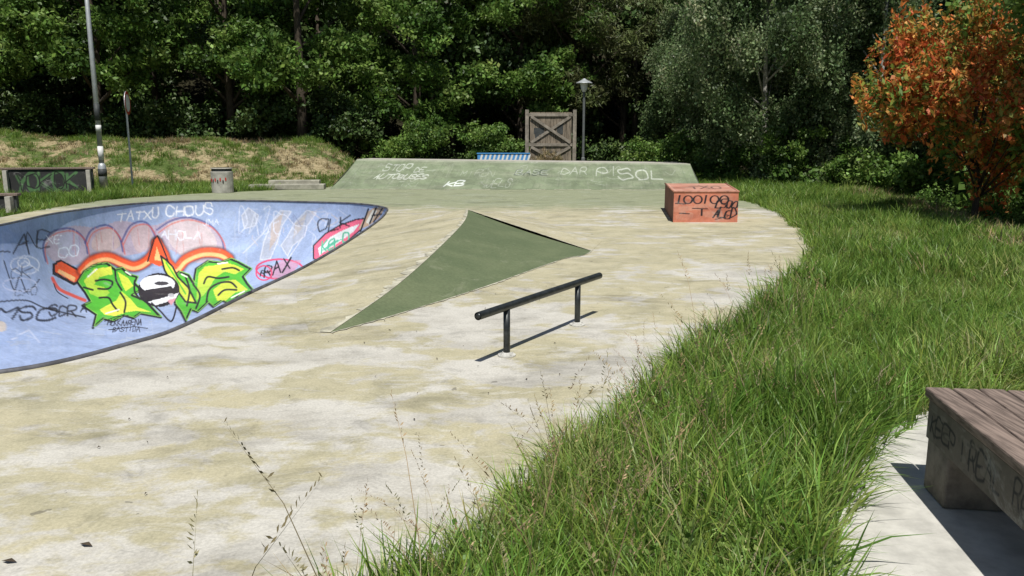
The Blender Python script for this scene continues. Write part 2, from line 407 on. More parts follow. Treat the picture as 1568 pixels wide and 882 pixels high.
for L_ in(L1,L2):
    c.fill(L_,G); c.stroke(L_,4,K,closed=True)
    c.stroke([(x+2,y-1) for x,y in L_],1.2,(.25,.6,.1),.8,closed=True)
c.grad([(128,430),(144,412),(170,408),(172,420),(152,424),(144,436),(160,440),(168,448),(158,458),(138,450)],(.72,.74,.08),(.3,.62,.06),408,458)
c.grad([(152,474),(178,460),(186,446),(200,458),(210,470),(232,478),(208,476),(194,478),(176,484),(160,482)],(.5,.68,.06),(.75,.76,.1),446,484)
c.fill([(180,416),(196,426),(204,438),(192,446),(186,434)],YL)
for q in ([(146,430),(160,428),(172,432),(166,442),(150,442)],[(152,456),(166,456),(172,466),(180,476)],[(184,448),(192,462),(190,478)],[(206,430),(206,446),(214,458)],[(128,440),(142,444)],[(176,414),(178,430),(186,444)]): c.curve(q,3,K)
sp_=[(246,392),(254,398),(264,408),(272,424),(288,440),(300,464),(284,462),(272,446),(262,432),(252,414)]
c.fill(sp_,YL); c.stroke(sp_,3,K,closed=True); c.stroke([(254,402),(268,424),(284,450)],2.5,G)
c.grad([(304,418),(314,408),(332,406),(344,402),(360,406),(374,412),(360,420),(344,416),(330,424),(322,438),(312,452),(300,460),(302,440)],(.72,.74,.08),(.3,.6,.06),402,460)
c.fill([(326,444),(344,430),(360,428),(380,444),(360,448),(346,460),(332,460)],YL)
for q in ([(312,434),(318,424),(334,426),(350,424)],[(316,462),(320,444),(334,434),(352,432),(362,440)],[(284,424),(290,444),(286,468)],[(340,412),(356,410),(366,414)],[(334,452),(344,444),(362,444)],[(296,436),(306,452),(300,472)]): c.curve(q,3,K)
for q in ([(134,424),(148,412)],[(333,404),(348,402)],[(162,480),(182,474)],[(354,456),(374,446)],[(278,420),(286,424)],[(192,416),(200,421)]): c.stroke(q,2,(.85,.9,.75))
c.circ(243,444,32,26,K); c.circ(241,435,27,14,(.75,.77,.8)); c.fill([(222,444),(262,438),(268,448),(246,458),(228,454)],K); c.fill([(226,462),(250,456),(274,448),(268,458),(250,464),(236,468)],(.75,.77,.8)); c.fill([(256,460),(270,456),(262,468)],(.6,.3,.35))
c.circ(247,434,11,3,(.05,.05,.06)); c.circ(262,452,5,3,(.4,.4,.42))
c.curve([(232,464),(245,476),(262,492),(270,470)],2.6,K)
c.text('HOKKAARENA',164,498,4.2,8,1.4,K,.9,slant=.3); c.text('BASTIDA',172,508,5,7,1.2,K,.9,slant=.3); c.stroke([(160,492),(176,485),(196,483)],1.3,K); c.stroke([(166,505),(205,500),(226,503)],1.3,K)
c.text('LA',-4,386,20,28,2.4,K,.85); c.text('NE',40,378,16,20,2.2,K,.8); c.circ(38,406,22,14,(.62,.66,.78),2,a=.9); c.circ(36,402,9,7,(.7,.72,.8),1.8); c.stroke([(20,415),(38,400),(58,414)],2,(.6,.64,.75))
c.curve([(6,400),(14,425),(22,444),(30,425),(42,447),(60,428)],2.0,K,.85); c.text('MSC',-8,488,26,18,3.2,K,.9,slant=.3); c.text('SCR',74,484,12,15,2.8,K,.85,slant=.2); c.text('A',122,478,10,12,2.2,K,.9)
c.curve([(0,462),(40,460),(70,472),(130,486)],2.4,K,.85); c.circ(30,436,26,10,(.5,.54,.7),1.8,a=.8); c.circ(2,500,8,8,(.7,.55,.35),a=.6); c.text('CXO',22,452,9,10,1.4,K,.6)
c.stroke([(18,520),(44,505),(60,524)],1.6,(.5,.55,.7)); c.text('OK',16,425,14,14,1.8,K,.7)
for _ in range(26):
    x=random.uniform(0,250); y=random.uniform(495,550); c.stroke([(x,y),(x+random.uniform(8,40),y+random.uniform(-8,6))],1.3,random.choice([(.48,.53,.63),(.25,.3,.45)]),.5)
FD=(.42,.44,.52)
for q in ([(398,398),(404,370),(416,340),(430,322),(446,324),(432,345),(424,372),(414,396)],[(440,362),(452,340),(470,322),(484,326),(470,346),(466,362),(448,376),(440,392),(430,376)],[(370,330),(380,318),(396,330),(390,346),(374,350)]):
    c.fill(q,FD,.7); c.stroke(q,1.6,(.6,.62,.7),.8,closed=True)
c.fill([(416,342),(434,324),(426,362),(412,384)],(.5,.38,.3),.6); c.fill([(452,342),(470,326),(462,350),(448,366)],(.5,.42,.34),.5)
c.curve([(372,388),(400,360),(430,328),(452,345),(470,350),(440,398)],1.6,(.6,.62,.72),.8); c.text('DAZE',366,356,12,32,1.8,(.58,.62,.74),.7,gap=.5)
for _ in range(34):
    x=random.uniform(360,545); y=random.uniform(318,372); c.curve([(x,y),(x+random.uniform(-10,16),y+random.uniform(-6,10)),(x+random.uniform(-14,20),y+random.uniform(6,26))],random.uniform(1,2),random.choice([(.55,.6,.75),(.5,.5,.58),(.22,.26,.42),(.6,.5,.45)]),.5)
pk=[(480,376),(498,358),(520,345),(545,336),(562,334),(552,352),(524,376),(504,386),(490,400),(480,396)]
c.fill(pk,(.70,.13,.22)); c.fill([(487,380),(506,363),(526,352),(550,343),(542,354),(518,372),(500,383),(489,391)],(.62,.66,.66)); c.fill([(492,384),(512,368),(524,366),(500,382)],(.12,.42,.3))
c.stroke(pk,2.2,K,closed=True)
c.text('KELO',492,388,9,14,2.4,(.08,.38,.25),ang=-.42); c.text('OLK',486,356,14,18,2.2,K,.9,ang=-.2)
c.fill([(548,352),(562,325),(574,317),(590,318),(580,334),(564,346)],(.5,.36,.25)); c.fill([(560,340),(570,322),(578,322),(566,344)],(.7,.68,.6)); c.stroke([(564,320),(552,354)],2.6,K); c.stroke([(576,318),(566,342)],2.6,K); c.stroke([(586,318),(572,340)],2.2,K); c.stroke([(570,330),(584,328)],2.2,K)
c.circ(428,412,36,15,(.58,.06,.15),2.8); c.fill([(404,416),(430,400),(462,398),(450,416),(420,428)],(.58,.22,.32),.6); c.text('RAX',404,424,12,17,2.5,K,ang=-.3); c.circ(404,418,12,11,(.58,.06,.15),2.2); c.text('R',399,422,7,8,1.6,K)
mesh_np('painted_shell',V,F[:,::-1],[M_paint],bowl,True,c.c)
b=MB(); pr=[(x,y,.004) for x,y in rim]; b.tube(pr+[pr[0],pr[1]],.024,8,cap=False); b.obj('coping',[M_rim],bowl,smooth=True)

# ------------------------------------------------------------------ hip
hip=empty('skate_hip')
Rr=catmull([(-1.56,6.66,.004),(-1.19,8.2,.15),(-.92,10.8,.27),(-.79,13.3,.33),(-.84,15.3,.35)],8,False)
Ee=catmull([(-1.56,6.66,.004),(-1.13,7.35,.004),(-.325,8.87,.004),(.69,11.05,.004),(1.02,11.45,.004),(1.2,11.95,.004)],8,False)
def resamp(P,n):
    d=np.concatenate([[0],np.cumsum(np.linalg.norm(np.diff(P,axis=0),axis=1))]); t=np.linspace(0,d[-1],n)
    return np.stack([np.interp(t,d,P[:,k]) for k in range(3)],1)
n=50; Rr=resamp(Rr,n); Ee=resamp(Ee,n)
def ruled(A,B,m,name,mat,bow=0,parent=hip,flip=False):
    rows=[A+(B-A)*t+np.array([0,0,1])*(-bow*4*t*(1-t)*(np.linalg.norm(B-A,axis=1)[:,None]/3)) for t in np.linspace(0,1,m)]
    V=np.concatenate(rows); k=len(A); ii,jj=np.meshgrid(np.arange(k-1),np.arange(m-1)); a=(jj*k+ii).ravel()
    F=np.stack([a,a+1,a+k+1,a+k],1)
    if flip: F=F[:,::-1]
    return mesh_np(name,V,F,[mat],parent)
ruled(Rr,Ee,12,'olive_face',M_olive,.03,flip=True)
Lf=resamp(catmull([(-1.75,6.7,.003),(-2.45,9,.003),(-2.6,12,.003),(-2.62,15,.003),(-2.6,17.5,.003)],8,False),n)
ruled(Rr,Lf,12,'deck_face',M_deck,.0)
b=MB(); T0=tuple(Rr[-1]); T1=tuple(Ee[-1])
D1=(-2.6,17.5,.003); D2=(-1.2,18.6,.003); D3=(.6,16.8,.003); D4=(1.5,13.2,.003)
b.v=[T0,T1,D1,D2,D3,D4]; b.f=[(0,2,3)[::-1],(0,3,4)[::-1],(0,4,5)[::-1],(0,5,1)[::-1]]; b.m=[0]*4; b.obj('back_face',[M_conc],hip)
BC=Rr[-1]+(Ee[-1]-Rr[-1])*np.linspace(0,1,24)[:,None]
def strip(P,wd,name,lift,to):
    out=[]; r_=0
    for i in range(len(P)):
        r_=.6*r_+.4*rng.uniform(-1.6,1.6); ww=max(.004,wd*(1+r_)); d=np.array(to[i])-P[i]; L_=np.linalg.norm(d)
        f=min(ww/max(L_,1e-3),1); out+= [P[i]+[0,0,lift],P[i]+d*f+[0,0,lift]]
    V=np.array(out); k=len(P); F=np.array([[2*i,2*i+1,2*i+3,2*i+2] for i in range(k-1)])
    return mesh_np(name,V,F,[M_worn],hip,False)
Rf=resamp(Rr,180); strip(Rf,.085,'worn_ridge',.005,resamp(Lf,180))
Ef=resamp(Ee,180); strip(Ef,.022,'worn_lower_edge',.003,Ef+np.array([.4,-.35,0]))
strip(resamp(BC,60),.03,'worn_back_edge',.003,resamp(BC,60)+np.array([.3,.3,-.04]))

# ------------------------------------------------------------------ bank ramp at the back
ramp=empty('bank_ramp')
nxr,nyr=560,80
uu,vv=np.meshgrid(np.linspace(0,1,nxr),np.linspace(0,1,nyr))
p00=np.array([-6.5,28.6,.004]); p10=np.array([6.7,28.2,.004]); p01=np.array([-5.95,31.,1.02]); p11=np.array([6.85,31.,.84])
def bil(u,v): return (p00*(1-u)*(1-v)+p10*u*(1-v)+p01*(1-u)*v+p11*u*v)
U=uu.ravel()[:,None]; W=vv.ravel()[:,None]; V=bil(U,W); V[:,2]-= .06*np.sin(math.pi*W[:,0])
c=Canvas(np.column_stack([505+uu.ravel()*560,290-vv.ravel()*43]),(.20,.24,.15))
for _ in range(140):
    x,y=random.uniform(505,1065),random.uniform(247,290); c.circ(x,y,random.uniform(4,34),random.uniform(1.5,5),random.choice([(.24,.265,.18),(.16,.19,.12),(.26,.28,.2),(.19,.23,.14)]),a=.35)
for _ in range(160):
    x,y=random.uniform(505,1065),random.uniform(247,285); c.stroke([(x,y),(x+random.uniform(-2,2),y+random.uniform(3,16))],random.uniform(.5,1.6),random.choice([(.3,.32,.25),(.13,.16,.09)]),.35)
WH=(.54,.57,.50)
c.text('STOP',560,261,9,8,1.2,WH,.75); c.text('DE',612,263,8,7,1.2,WH,.7); c.text('AUTOBUSES',556,273,7.6,7,1.3,WH,.9,slant=.3); c.text('KB',676,284,12,7,1.8,(.65,.69,.65),.95)
c.text('MIREN',690,268,9,8,.8,WH,.35); c.text('JELS',738,286,7,13,.9,WH,.55,slant=.4); c.text('BASE',776,266,11,6,1.7,(.07,.09,.07),.8); c.text('BASE',777,265,11,6,.8,WH,.6)
c.text('DAR',850,265,11,9,1.2,WH,.6); c.text('PI',908,267,13,13,1.3,WH,.65); c.text('SOL',942,271,20,14,1.8,WH,.75); c.text('TOKI',600,285,8,6,.8,WH,.25)
for _ in range(36):
    x,y=random.uniform(560,1020),random.uniform(254,284); c.curve([(x,y),(x+random.uniform(4,12),y+random.uniform(-5,5)),(x+random.uniform(8,22),y+random.uniform(-4,4))],.8,random.choice([WH,(.1,.13,.09)]),.35)
for x in range(520,1050,66): c.stroke([(x,289),(x,248)],.8,(.12,.15,.1),.5)
c.stroke([(505,248),(1065,248)],2.4,(.3,.32,.24),.8)
ii,jj=np.meshgrid(np.arange(nxr-1),np.arange(nyr-1)); a=(jj*nxr+ii).ravel()
mesh_np('riding_face',V,np.stack([a,a+1,a+nxr+1,a+nxr],1),[M_rpaint],ramp,True,c.c)
b=MB()
b.poly([p01,p11,(6.9,34,.84),(-5.9,34,1.0)]); b.poly([p00,p01,(-5.9,34,1.0),(-5.9,34.05,0),(-6.5,28.65,0)]); b.poly([p10,(6.9,34.05,0),(6.9,34,.84),p11]); b.poly([(-5.9,34,1.0),(6.9,34,.84),(6.9,34.05,0),(-5.9,34.05,0)])
b.obj('body',[M_ledge],ramp)
b=MB()
for i in range(40):
    x=-6.3+i*.325
    if rng.random()<.8: b.box((x+.16,28.52-.4*(i/40)*.9,.008),(.325,.05+.07*rng.random(),.01),rz=-.03)
b.obj('worn_base_line',[M_worn],ramp)
b=MB(); b.box((-8.0,28.6,.09),(2.6,.7,.18),.12); b.box((-7.9,29.2,.16),(1.8,.5,.28),.12); b.obj('concrete_ledge',[simple('ledge_worn',(.33,.32,.26),.9,.3,3)],bevel=.02)

# ------------------------------------------------------------------ red box
box=empty('graffiti_box')
q0=np.array([3.33,16.45]); q1=np.array([4.66,16.45]); q3=np.array([3.80,19.9]); q2=np.array([5.3,19.9]); hb=.63
def grid_face(A,B,C_,D_,na,nb,name,paint,base):
    A,B,C_,D_=[np.array(p,float) for p in(A,B,C_,D_)]
    u,v=np.meshgrid(np.linspace(0,1,na),np.linspace(0,1,nb)); U=u.ravel()[:,None]; W=v.ravel()[:,None]
    V=A*(1-U)*(1-W)+B*U*(1-W)+C_*U*W+D_*(1-U)*W
    cv=Canvas(np.column_stack([U[:,0]*100,W[:,0]*100]),base)
    if paint: paint(cv)
    ii,jj=np.meshgrid(np.arange(na-1),np.arange(nb-1)); a=(jj*na+ii).ravel()
    return mesh_np(name,V,np.stack([a,a+1,a+na+1,a+na],1),[M_rpaint],box,False,cv.c)
def z3(p,z): return (p[0],p[1],z)
RB=(.56,.20,.125)
def mott(cv):
    for _ in range(30): cv.circ(random.uniform(0,100),random.uniform(0,100),random.uniform(4,18),random.uniform(4,12),random.choice([(.58,.28,.2),(.44,.15,.1),(.58,.35,.27)]),a=.4)
def pf(cv):
    mott(cv); x=4
    for ch in '100100': 
        if ch=='1': cv.stroke([(x+3,62),(x+5,88)],3.0,K); x+=11
        else: cv.circ(x+7,74,6.5,13,K,3.0); x+=15
    cv.stroke([(3,62),(18,60)],3,K); cv.stroke([(10,30),(24,28)],3.4,K); cv.stroke([(44,22),(44,44)],3,K); cv.stroke([(30,46),(52,44)],3,K)
    cv.text('ALED',62,14,8,30,3.2,K,ysign=1,gap=.15,slant=.5); cv.text('L500',64,46,7,24,2.8,K,ysign=1,slant=.4)
    cv.stroke([(66,10),(84,18)],2.6,K)
grid_face(z3(q0,0),z3(q1,0),z3(q1,hb),z3(q0,hb),130,70,'front',pf,RB)
grid_face(z3(q3,0),z3(q0,0),z3(q0,hb),z3(q3,hb),90,20,'side',None,(.2,.08,.06))  # face turned from the sun: its shade is painted into the base colour
grid_face(z3(q1,0),z3(q2,0),z3(q2,hb),z3(q1,hb),40,20,'side_far',mott,RB)
grid_face(z3(q2,0),z3(q3,0),z3(q3,hb),z3(q2,hb),40,20,'rear',mott,RB)
def ptop(cv):
    mott(cv); cv.text('TXO',30,30,14,30,3,K,ysign=1,a=.8)
    cv.stroke([(2,2),(98,2)],4,(.62,.36,.28)); cv.stroke([(2,2),(2,98)],3,(.6,.36,.28))
grid_face(z3(q0,hb),z3(q1,hb),z3(q2,hb),z3(q3,hb),60,100,'top',ptop,(.5,.26,.19))
b=MB(); b.tube([z3(q0,hb),z3(q1,hb)],.02,6); b.tube([z3(q0,hb),z3(q3,hb)],.02,6); b.tube([z3(q1,hb),z3(q2,hb)],.02,6); b.obj('edge_angle',[simple('edge_paint',(.42,.2,.14),.6,.3,8)],box,smooth=True)

# ------------------------------------------------------------------ rail
rail=empty('grind_rail')
d=Vector((.625,1.05,0)).normalized(); P1=Vector((-.04,5.915,0)); P2=Vector((.585,6.965,0)); zt=.385
b=MB(); b.tube([P1-d*.40+Vector((0,0,zt)),P2+d*.46+Vector((0,0,zt))],.03,16,cap=False)
b.tube([P1-d*.40+Vector((0,0,zt)),P1-d*.36+Vector((0,0,zt))],.021,16)
b.tube([P2+d*.46+Vector((0,0,zt)),P2+d*.458+Vector((0,0,zt))],.03,16)
b.obj('rail_tube',[M_steel],rail,smooth=True)
b=MB()
for P in(P1,P2): b.tube([P,P+Vector((0,0,zt-.02))],.026,12)
b.obj('posts',[M_steel],rail,smooth=True)
b=MB()
for P in(P1,P2):
    b.tube([P+Vector((0,0,.002)),P+Vector((0,0,.012))],.07,16); b.tube([P+Vector((0,0,.012)),P+Vector((0,0,.03))],[.045,.03],12)
    for k in range(4):
        t=k*math.pi/2+.6; b.tube([P+Vector((.054*math.cos(t),.054*math.sin(t),.01)),P+Vector((.054*math.cos(t),.054*math.sin(t),.022))],.007,6)
b.obj('base_plates',[M_plate],rail)

# ------------------------------------------------------------------ bench (near right)
bench=empty('park_bench')
o=Vector((1.94,3.6,0)); ddir=Vector((-.13,-.94,0)).normalized(); wdir=Vector((-ddir.y,ddir.x,0)); 
if wdir.x<0: wdir=-wdir
Mb=Matrix((tuple(wdir),tuple(-ddir),(0,0,1))).transposed()
LB=2.3
b=MB(); nsl=5; sw=.112
for k in range(nsl):
    ctr=o+wdir*(sw/2+k*(sw+.006))+ddir*(LB/2+random.uniform(-.008,.008))+Vector((0,0,.458+random.uniform(-.002,.002)))
    b.box(ctr,(sw,LB,.045),M=Mb)
b.obj('seat_slats',[M_wood],bench,bevel=.009)
WB=nsl*(sw+.006)
b=MB()
for t in(.17,LB-.17):
    ctr=o+wdir*(WB/2)+ddir*t+Vector((0,0,.218)); b.box(ctr,(WB-.03,.24,.432),M=Mb)
for k in range(1,nsl): b.box(o+wdir*(k*(sw+.006)-.003)+ddir*(LB/2)+Vector((0,0,.422)),(.04,LB-.1,.02),M=Mb,mat=1)  # strips added under the slat gaps to keep sun slits out of the shadow
b.obj('legs_and_gap_blockers',[M_bconc,M_wood],bench,bevel=.012)
def beam(off,name,paint):
    mbb=MB(); mbb.box(o+wdir*(off+(.03 if off<.1 else -.03))+ddir*(LB/2)+Vector((0,0,.335)),(.05,LB-.05,.19),M=Mb); mbb.obj(name,[M_bconc],bench,bevel=.006)
    if paint:
        na,nb=420,44; u,v=np.meshgrid(np.linspace(0,1,na),np.linspace(0,1,nb))
        base=np.array(o+wdir*(off+.0035)+ddir*.035); dd=np.array(ddir)
        V=base+u.ravel()[:,None]*dd*(LB-.08)+np.array([0,0,1])*(.245+v.ravel()[:,None]*.18)
        cv=Canvas(np.column_stack([u.ravel()*222,v.ravel()*18]),(.15,.13,.11))
        for t,x in(('KEEP',4),('IT',36),('REAL',46),('READY',84)): cv.text(t,x,4,5.6 ,10,1.3,(.025,.025,.03),.9,ysign=1)
        for _ in range(90): cv.circ(random.uniform(0,222),random.uniform(0,18),random.uniform(.5,5),random.uniform(.5,2),random.choice([(.22,.2,.17),(.1,.09,.075)]),a=.5)
        ii,jj=np.meshgrid(np.arange(na-1),np.arange(nb-1)); a=(jj*na+ii).ravel()
        mesh_np('scrawled_panel',V,np.stack([a,a+1,a+na+1,a+na],1)[:,::-1],[M_rpaint],bench,False,cv.c)
beam(.01,'side_beam',True); beam(WB-.03,'side_beam_far',False)

# ------------------------------------------------------------------ left street furniture
lamp=empty('street_lamp'); X,Y=-13.9,27.3; b=MB(); z0=float(Hh(X,Y))
b.tube([(X,Y,z0),(X,Y,z0+.05)],.2,16,1); b.tube([(X,Y,z0+.05),(X,Y,z0+.85),(X,Y,z0+.95)],[.14,.13,.075],14,0); b.tube([(X,Y,z0+.95),(X,Y,z0+5),(X,Y,z0+8.6)],[.085,.075,.05],12,0)
b.tube([(X,Y,z0+1.05),(X,Y,z0+1.5)],.089,12,2); b.tube([(X,Y,z0+2.0),(X,Y,z0+2.2)],.087,12,2); b.tube([(X,Y,z0+2.35),(X,Y,z0+2.9)],.087,12,1); b.tube([(X,Y,z0+.5),(X,Y,z0+.75)],.138,12,1)
b.tube([(X,Y,z0+8.6),(X+.5,Y-.3,z0+9.0),(X+1.2,Y-.6,z0+9.1)],[.05,.04,.035],8,0); b.tube([(X+1.1,Y-.55,z0+9.08),(X+1.4,Y-.7,z0+9.12),(X+1.8,Y-.9,z0+9.1)],[.06,.14,.05],10,1)
b.obj('pole',[M_galv,M_dgrey,M_white],lamp,smooth=True)
sign=empty('traffic_sign'); X,Y=-14.0,29.6; z0=float(Hh(X,Y)); b=MB(); b.tube([(X,Y,z0),(X,Y,z0+3.45)],.035,10)
n_=Vector((.975,.22,0)).normalized(); c0=Vector((X,Y,z0+3.05))+n_*.04
b.tube([c0,c0+n_*.02],.42,28,0); b.tube([c0+n_*.02,c0+n_*.024],.42,28,2); b.tube([c0+n_*.024,c0+n_*.028],.31,28,1)
b.obj('pole_and_disc',[M_galv,M_white,M_red],sign)
can=empty('trash_bin'); X,Y=-9.6,26.6; b=MB(); z0=float(Hh(X,Y))
b.tube([(X,Y,z0),(X,Y,z0+.05),(X,Y,z0+.72),(X,Y,z0+.74)],[.33,.345,.355,.34],24); b.tube([(X,Y,z0+.74),(X,Y,z0+.83)],.32,24,1); b.tube([(X,Y,z0+.83),(X,Y,z0+.86)],[.355,.35],24,2,cap=False)
b.tube([(X,Y,z0+.86),(X,Y,z0+.8)],[.35,.28],24,1)
for k in range(8):
    t=-2.6+k*.24; b.box((X+.353*math.cos(t),Y+.353*math.sin(t),z0+.45+.05*math.sin(k*3)),(.02,.04,.10),t,3 if k%2 else 4)
b.obj('bin_body',[M_canc,M_dgrey,M_ledge,M_red,M_dgrey],can)
def graffiti_bench(name,X0,Y0,X1,Y1,hgt,text,col):
    e=empty(name); A=Vector((X0,Y0,0)); B=Vector((X1,Y1,0)); D_=(B-A); Ld=D_.length; ang=math.atan2(D_.y,D_.x); dn=D_.normalized(); nn=Vector((dn.y,-dn.x,0))
    mid=(A+B)/2; m=MB(); m.box(mid+Vector((0,0,hgt*.47)),(Ld,.12,hgt*.94-.02),ang,0); m.box(mid+Vector((0,0,hgt*.94+.02)),(Ld+.1,.22,.06),ang,1)
    for t in(.04,.96): m.box(A+D_*t+Vector((0,0,hgt*.45))+nn*.16,(.12,.2,hgt*.9),ang,2)
    m.obj('frame',[M_dgrey,M_wood,M_ledge],e,bevel=.008)
    na,nb=160,50; u,v=np.meshgrid(np.linspace(0,1,na),np.linspace(0,1,nb))
    base=np.array(A+nn*.066+dn*.2+Vector((0,0,.05))); V=base+u.ravel()[:,None]*np.array(dn)*(Ld-.4)+np.array([0,0,1])*v.ravel()[:,None]*(hgt*.85)
    cv=Canvas(np.column_stack([u.ravel()*100,v.ravel()*30]),(.035,.036,.036)); cv.text(text,6,4,14,20,4.2,col,ysign=1,gap=.2); cv.text(text,7,5,14,20,1.4,(.02,.02,.02),ysign=1,gap=.2)
    ii,jj=np.meshgrid(np.arange(na-1),np.arange(nb-1)); a=(jj*na+ii).ravel()
    mesh_np('panel',V,np.stack([a,a+1,a+na+1,a+na],1),[M_rpaint],e,False,cv.c); return e
graffiti_bench('bench_with_backrest',-16.2,25.6,-13.7,26.3,.85,'YOKOK',(.08,.17,.07))
graffiti_bench('bench_with_backrest.001',-14.6,18.6,-11.75,19.0,.42,'DKRO',(.08,.25,.4))

# ------------------------------------------------------------------ things behind ramp
hd=empty('wooden_panel'); b=MB(); X0,X1,Y=.72,3.0,39.0; z0=-.03; top=3.08
xs=np.linspace(X0+.14,X1-.14,9)
for i in range(8): b.box(((xs[i]+xs[i+1])/2,Y+random.uniform(-.006,.006),(top+z0)/2),((xs[1]-xs[0])-.012,.04,top-z0),0,0)
for x in(X0,X1): b.box((x,Y-.02,(top+.12+z0)/2),(.17,.17,top+.12-z0),0,1)
for z in(top-.12,1.55,.3): b.box(((X0+X1)/2,Y-.055,z),(X1-X0-.2,.05,.14),0,1)
def diag(x0,za,x1,zb,yy):
    L_=math.hypot(x1-x0,zb-za); an=math.atan2(zb-za,x1-x0); b.box(((x0+x1)/2,yy,(za+zb)/2),(L_,.04,.13),M=Matrix.Rotation(-an,3,'Y'),mat=1)
diag(X0+.2,1.65,X1-.2,top-.2,Y-.06); diag(X0+.2,top-.2,X1-.2,1.65,Y-.105); diag(X0+.2,.4,X1-.2,1.45,Y-.06); diag(X0+.2,1.45,X1-.2,.4,Y-.105)
for x,z,w_,h_ in((1.3,2.2,.5,.3),(2.3,2.3,.3,.5),(1.9,1.1,.6,.25),(1.2,1.9,.2,.3)): b.box((x,Y-.024,z),(w_,.006,h_),0,2)
b.obj('boards',[M_wood2,simple('brace_wood',(.25,.22,.18),.85,.35,5),M_dgrey],hd)
bar=empty('striped_barrier'); b=MB(); b.box((-.4,37.6,.57),(2.4,.5,1.14),0,0)
for k in range(12):
    x=-1.5+k*.2; b.poly([(x,37.346,.84),(x+.09,37.346,.84),(x+.17,37.346,1.12),(x+.08,37.346,1.12)],1)
b.box((-.4,37.6,1.16),(2.46,.56,.04),0,0); b.obj('barrier_body',[M_blue,M_white],bar)
lp=empty('park_lamp'); X,Y=3.47,39.4; b=MB(); b.tube([(X,Y,-.03),(X,Y,.9),(X,Y,.95),(X,Y,4.05)],[.1,.1,.065,.06],12,0)
b.tube([(X,Y,4.05),(X,Y,4.15),(X,Y,4.45)],[.08,.14,.2],16,1); b.tube([(X,Y,4.45),(X,Y,4.48),(X,Y,4.62),(X,Y,4.68)],[.4,.39,.12,.04],20,2); b.obj('post_and_lantern',[simple('lamp_grey',(.12,.13,.13),.5,.15,4),M_white,M_galv],lp,smooth=False)

# ------------------------------------------------------------------ foliage kits (numpy, merged into one mesh per plant)
def eul(r):
    cx,sx,cy,sy,cz,sz=np.cos(r[:,0]),np.sin(r[:,0]),np.cos(r[:,1]),np.sin(r[:,1]),np.cos(r[:,2]),np.sin(r[:,2])
    R=np.empty((len(r),3,3)); R[:,0,0]=cy*cz; R[:,0,1]=sx*sy*cz-cx*sz; R[:,0,2]=cx*sy*cz+sx*sz
    R[:,1,0]=cy*sz; R[:,1,1]=sx*sy*sz+cx*cz; R[:,1,2]=cx*sy*sz-sx*cz; R[:,2,0]=-sy; R[:,2,1]=sx*cy; R[:,2,2]=cx*cy; return R
class Kit:
    # parts: (verts, faces, tint rgb + ramp offset per vertex); cols: leaf colours, dark to light
    def __init__(s,parts,mat,cols,tint=.22,mid=.45,f=1.): s.parts=parts; s.mat=mat; s.cols=np.array(cols); s.t=tint; s.mid=mid; s.f=f
    def bake(s,P,rot,scl):
        P=np.asarray(P,float); vid=rng.integers(0,len(s.parts),len(P)); Vs=[];Fs=[];Cs=[];off=0; f=s.f
        patch=(np.sin(1.1*f*P[:,0]+.7*f*P[:,2]+1)+np.sin(1.3*f*P[:,1]-1.7*f*P[:,2]+.5*P[:,0])+np.sin(2.3*f*P[:,0]-1.9*f*P[:,1]))*.09
        sv=s.mid+patch+rng.normal(0,.16,len(P)); xs=np.linspace(0,1,len(s.cols))
        for k,(V,F,C) in enumerate(s.parts):
            i=np.where(vid==k)[0]
            if len(i)==0: continue
            R=eul(rot[i]); W=np.einsum('nij,vj->nvi',R,V)*np.asarray(scl)[i][:,None,None]+P[i][:,None,:]
            nv=len(V); m=len(i); Vs.append(W.reshape(-1,3)); Fs.append((F[None]+(np.arange(m)*nv)[:,None,None]).reshape(-1,4)+off)
            q=np.clip(sv[i][:,None]+C[None,:,3],0,1); col=np.stack([np.interp(q,xs,s.cols[:,j]) for j in range(3)],-1)
            t=(1+rng.uniform(-s.t,s.t,(m,1,1)))*(1+rng.uniform(-.05,.05,(m,1,3))); Cs.append((col*C[None,:,:3]*t).reshape(-1,3)); off+=m*nv
        return np.concatenate(Vs),np.concatenate(Fs),np.concatenate(Cs)
    def scatter(s,name,P,rot,scl,parent=None,dolink=True):
        V,F,C=s.bake(P,rot,scl); return mesh_np(name,V,F,[s.mat],parent,False,C,dolink)
def leaf_cluster(n,rad,lw,ll,droop=0,flat=.8,jit=.12):
    c=rng.normal(size=(n,3)); c/=np.linalg.norm(c,axis=1)[:,None]; c*=(rng.random(n)**.5*rad)[:,None]; c[:,2]*=.7
    if droop: c[:,2]=c[:,2]*2.2-rad*.5; c[:,:2]*=.55
    a=rng.normal(size=(n,3)); a[:,2]-=.5+droop*2; a/=np.linalg.norm(a,axis=1)[:,None]
    nn=rng.normal(size=(n,3))*.7; nn[:,2]+=flat; nn+=c/rad*.6
    s=np.cross(a,nn); s/=np.linalg.norm(s,axis=1)[:,None]+1e-9
    L_=ll*(.7+.6*rng.random(n))[:,None]; W_=lw*(.7+.6*rng.random(n))[:,None]
    V=np.stack([c-a*L_*.5,c+s*W_*.5-a*L_*.05,c+a*L_*.5,c-s*W_*.5-a*L_*.05],1).reshape(-1,3)
    C=np.column_stack([rng.uniform(.75,1.25,(n,1))*np.ones((1,3))*(1+rng.uniform(-.08,.08,(n,3))),rng.normal(0,jit,n)])
    return V,np.arange(4*n).reshape(n,4),np.repeat(C,4,0)
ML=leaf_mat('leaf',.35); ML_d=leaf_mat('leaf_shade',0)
CG=[(.03,.07,.012),(.07,.14,.025),(.12,.21,.04),(.18,.285,.06),(.26,.37,.10)]
K_g=Kit([leaf_cluster(60,.55,.13,.2) for _ in range(6)],ML,CG)
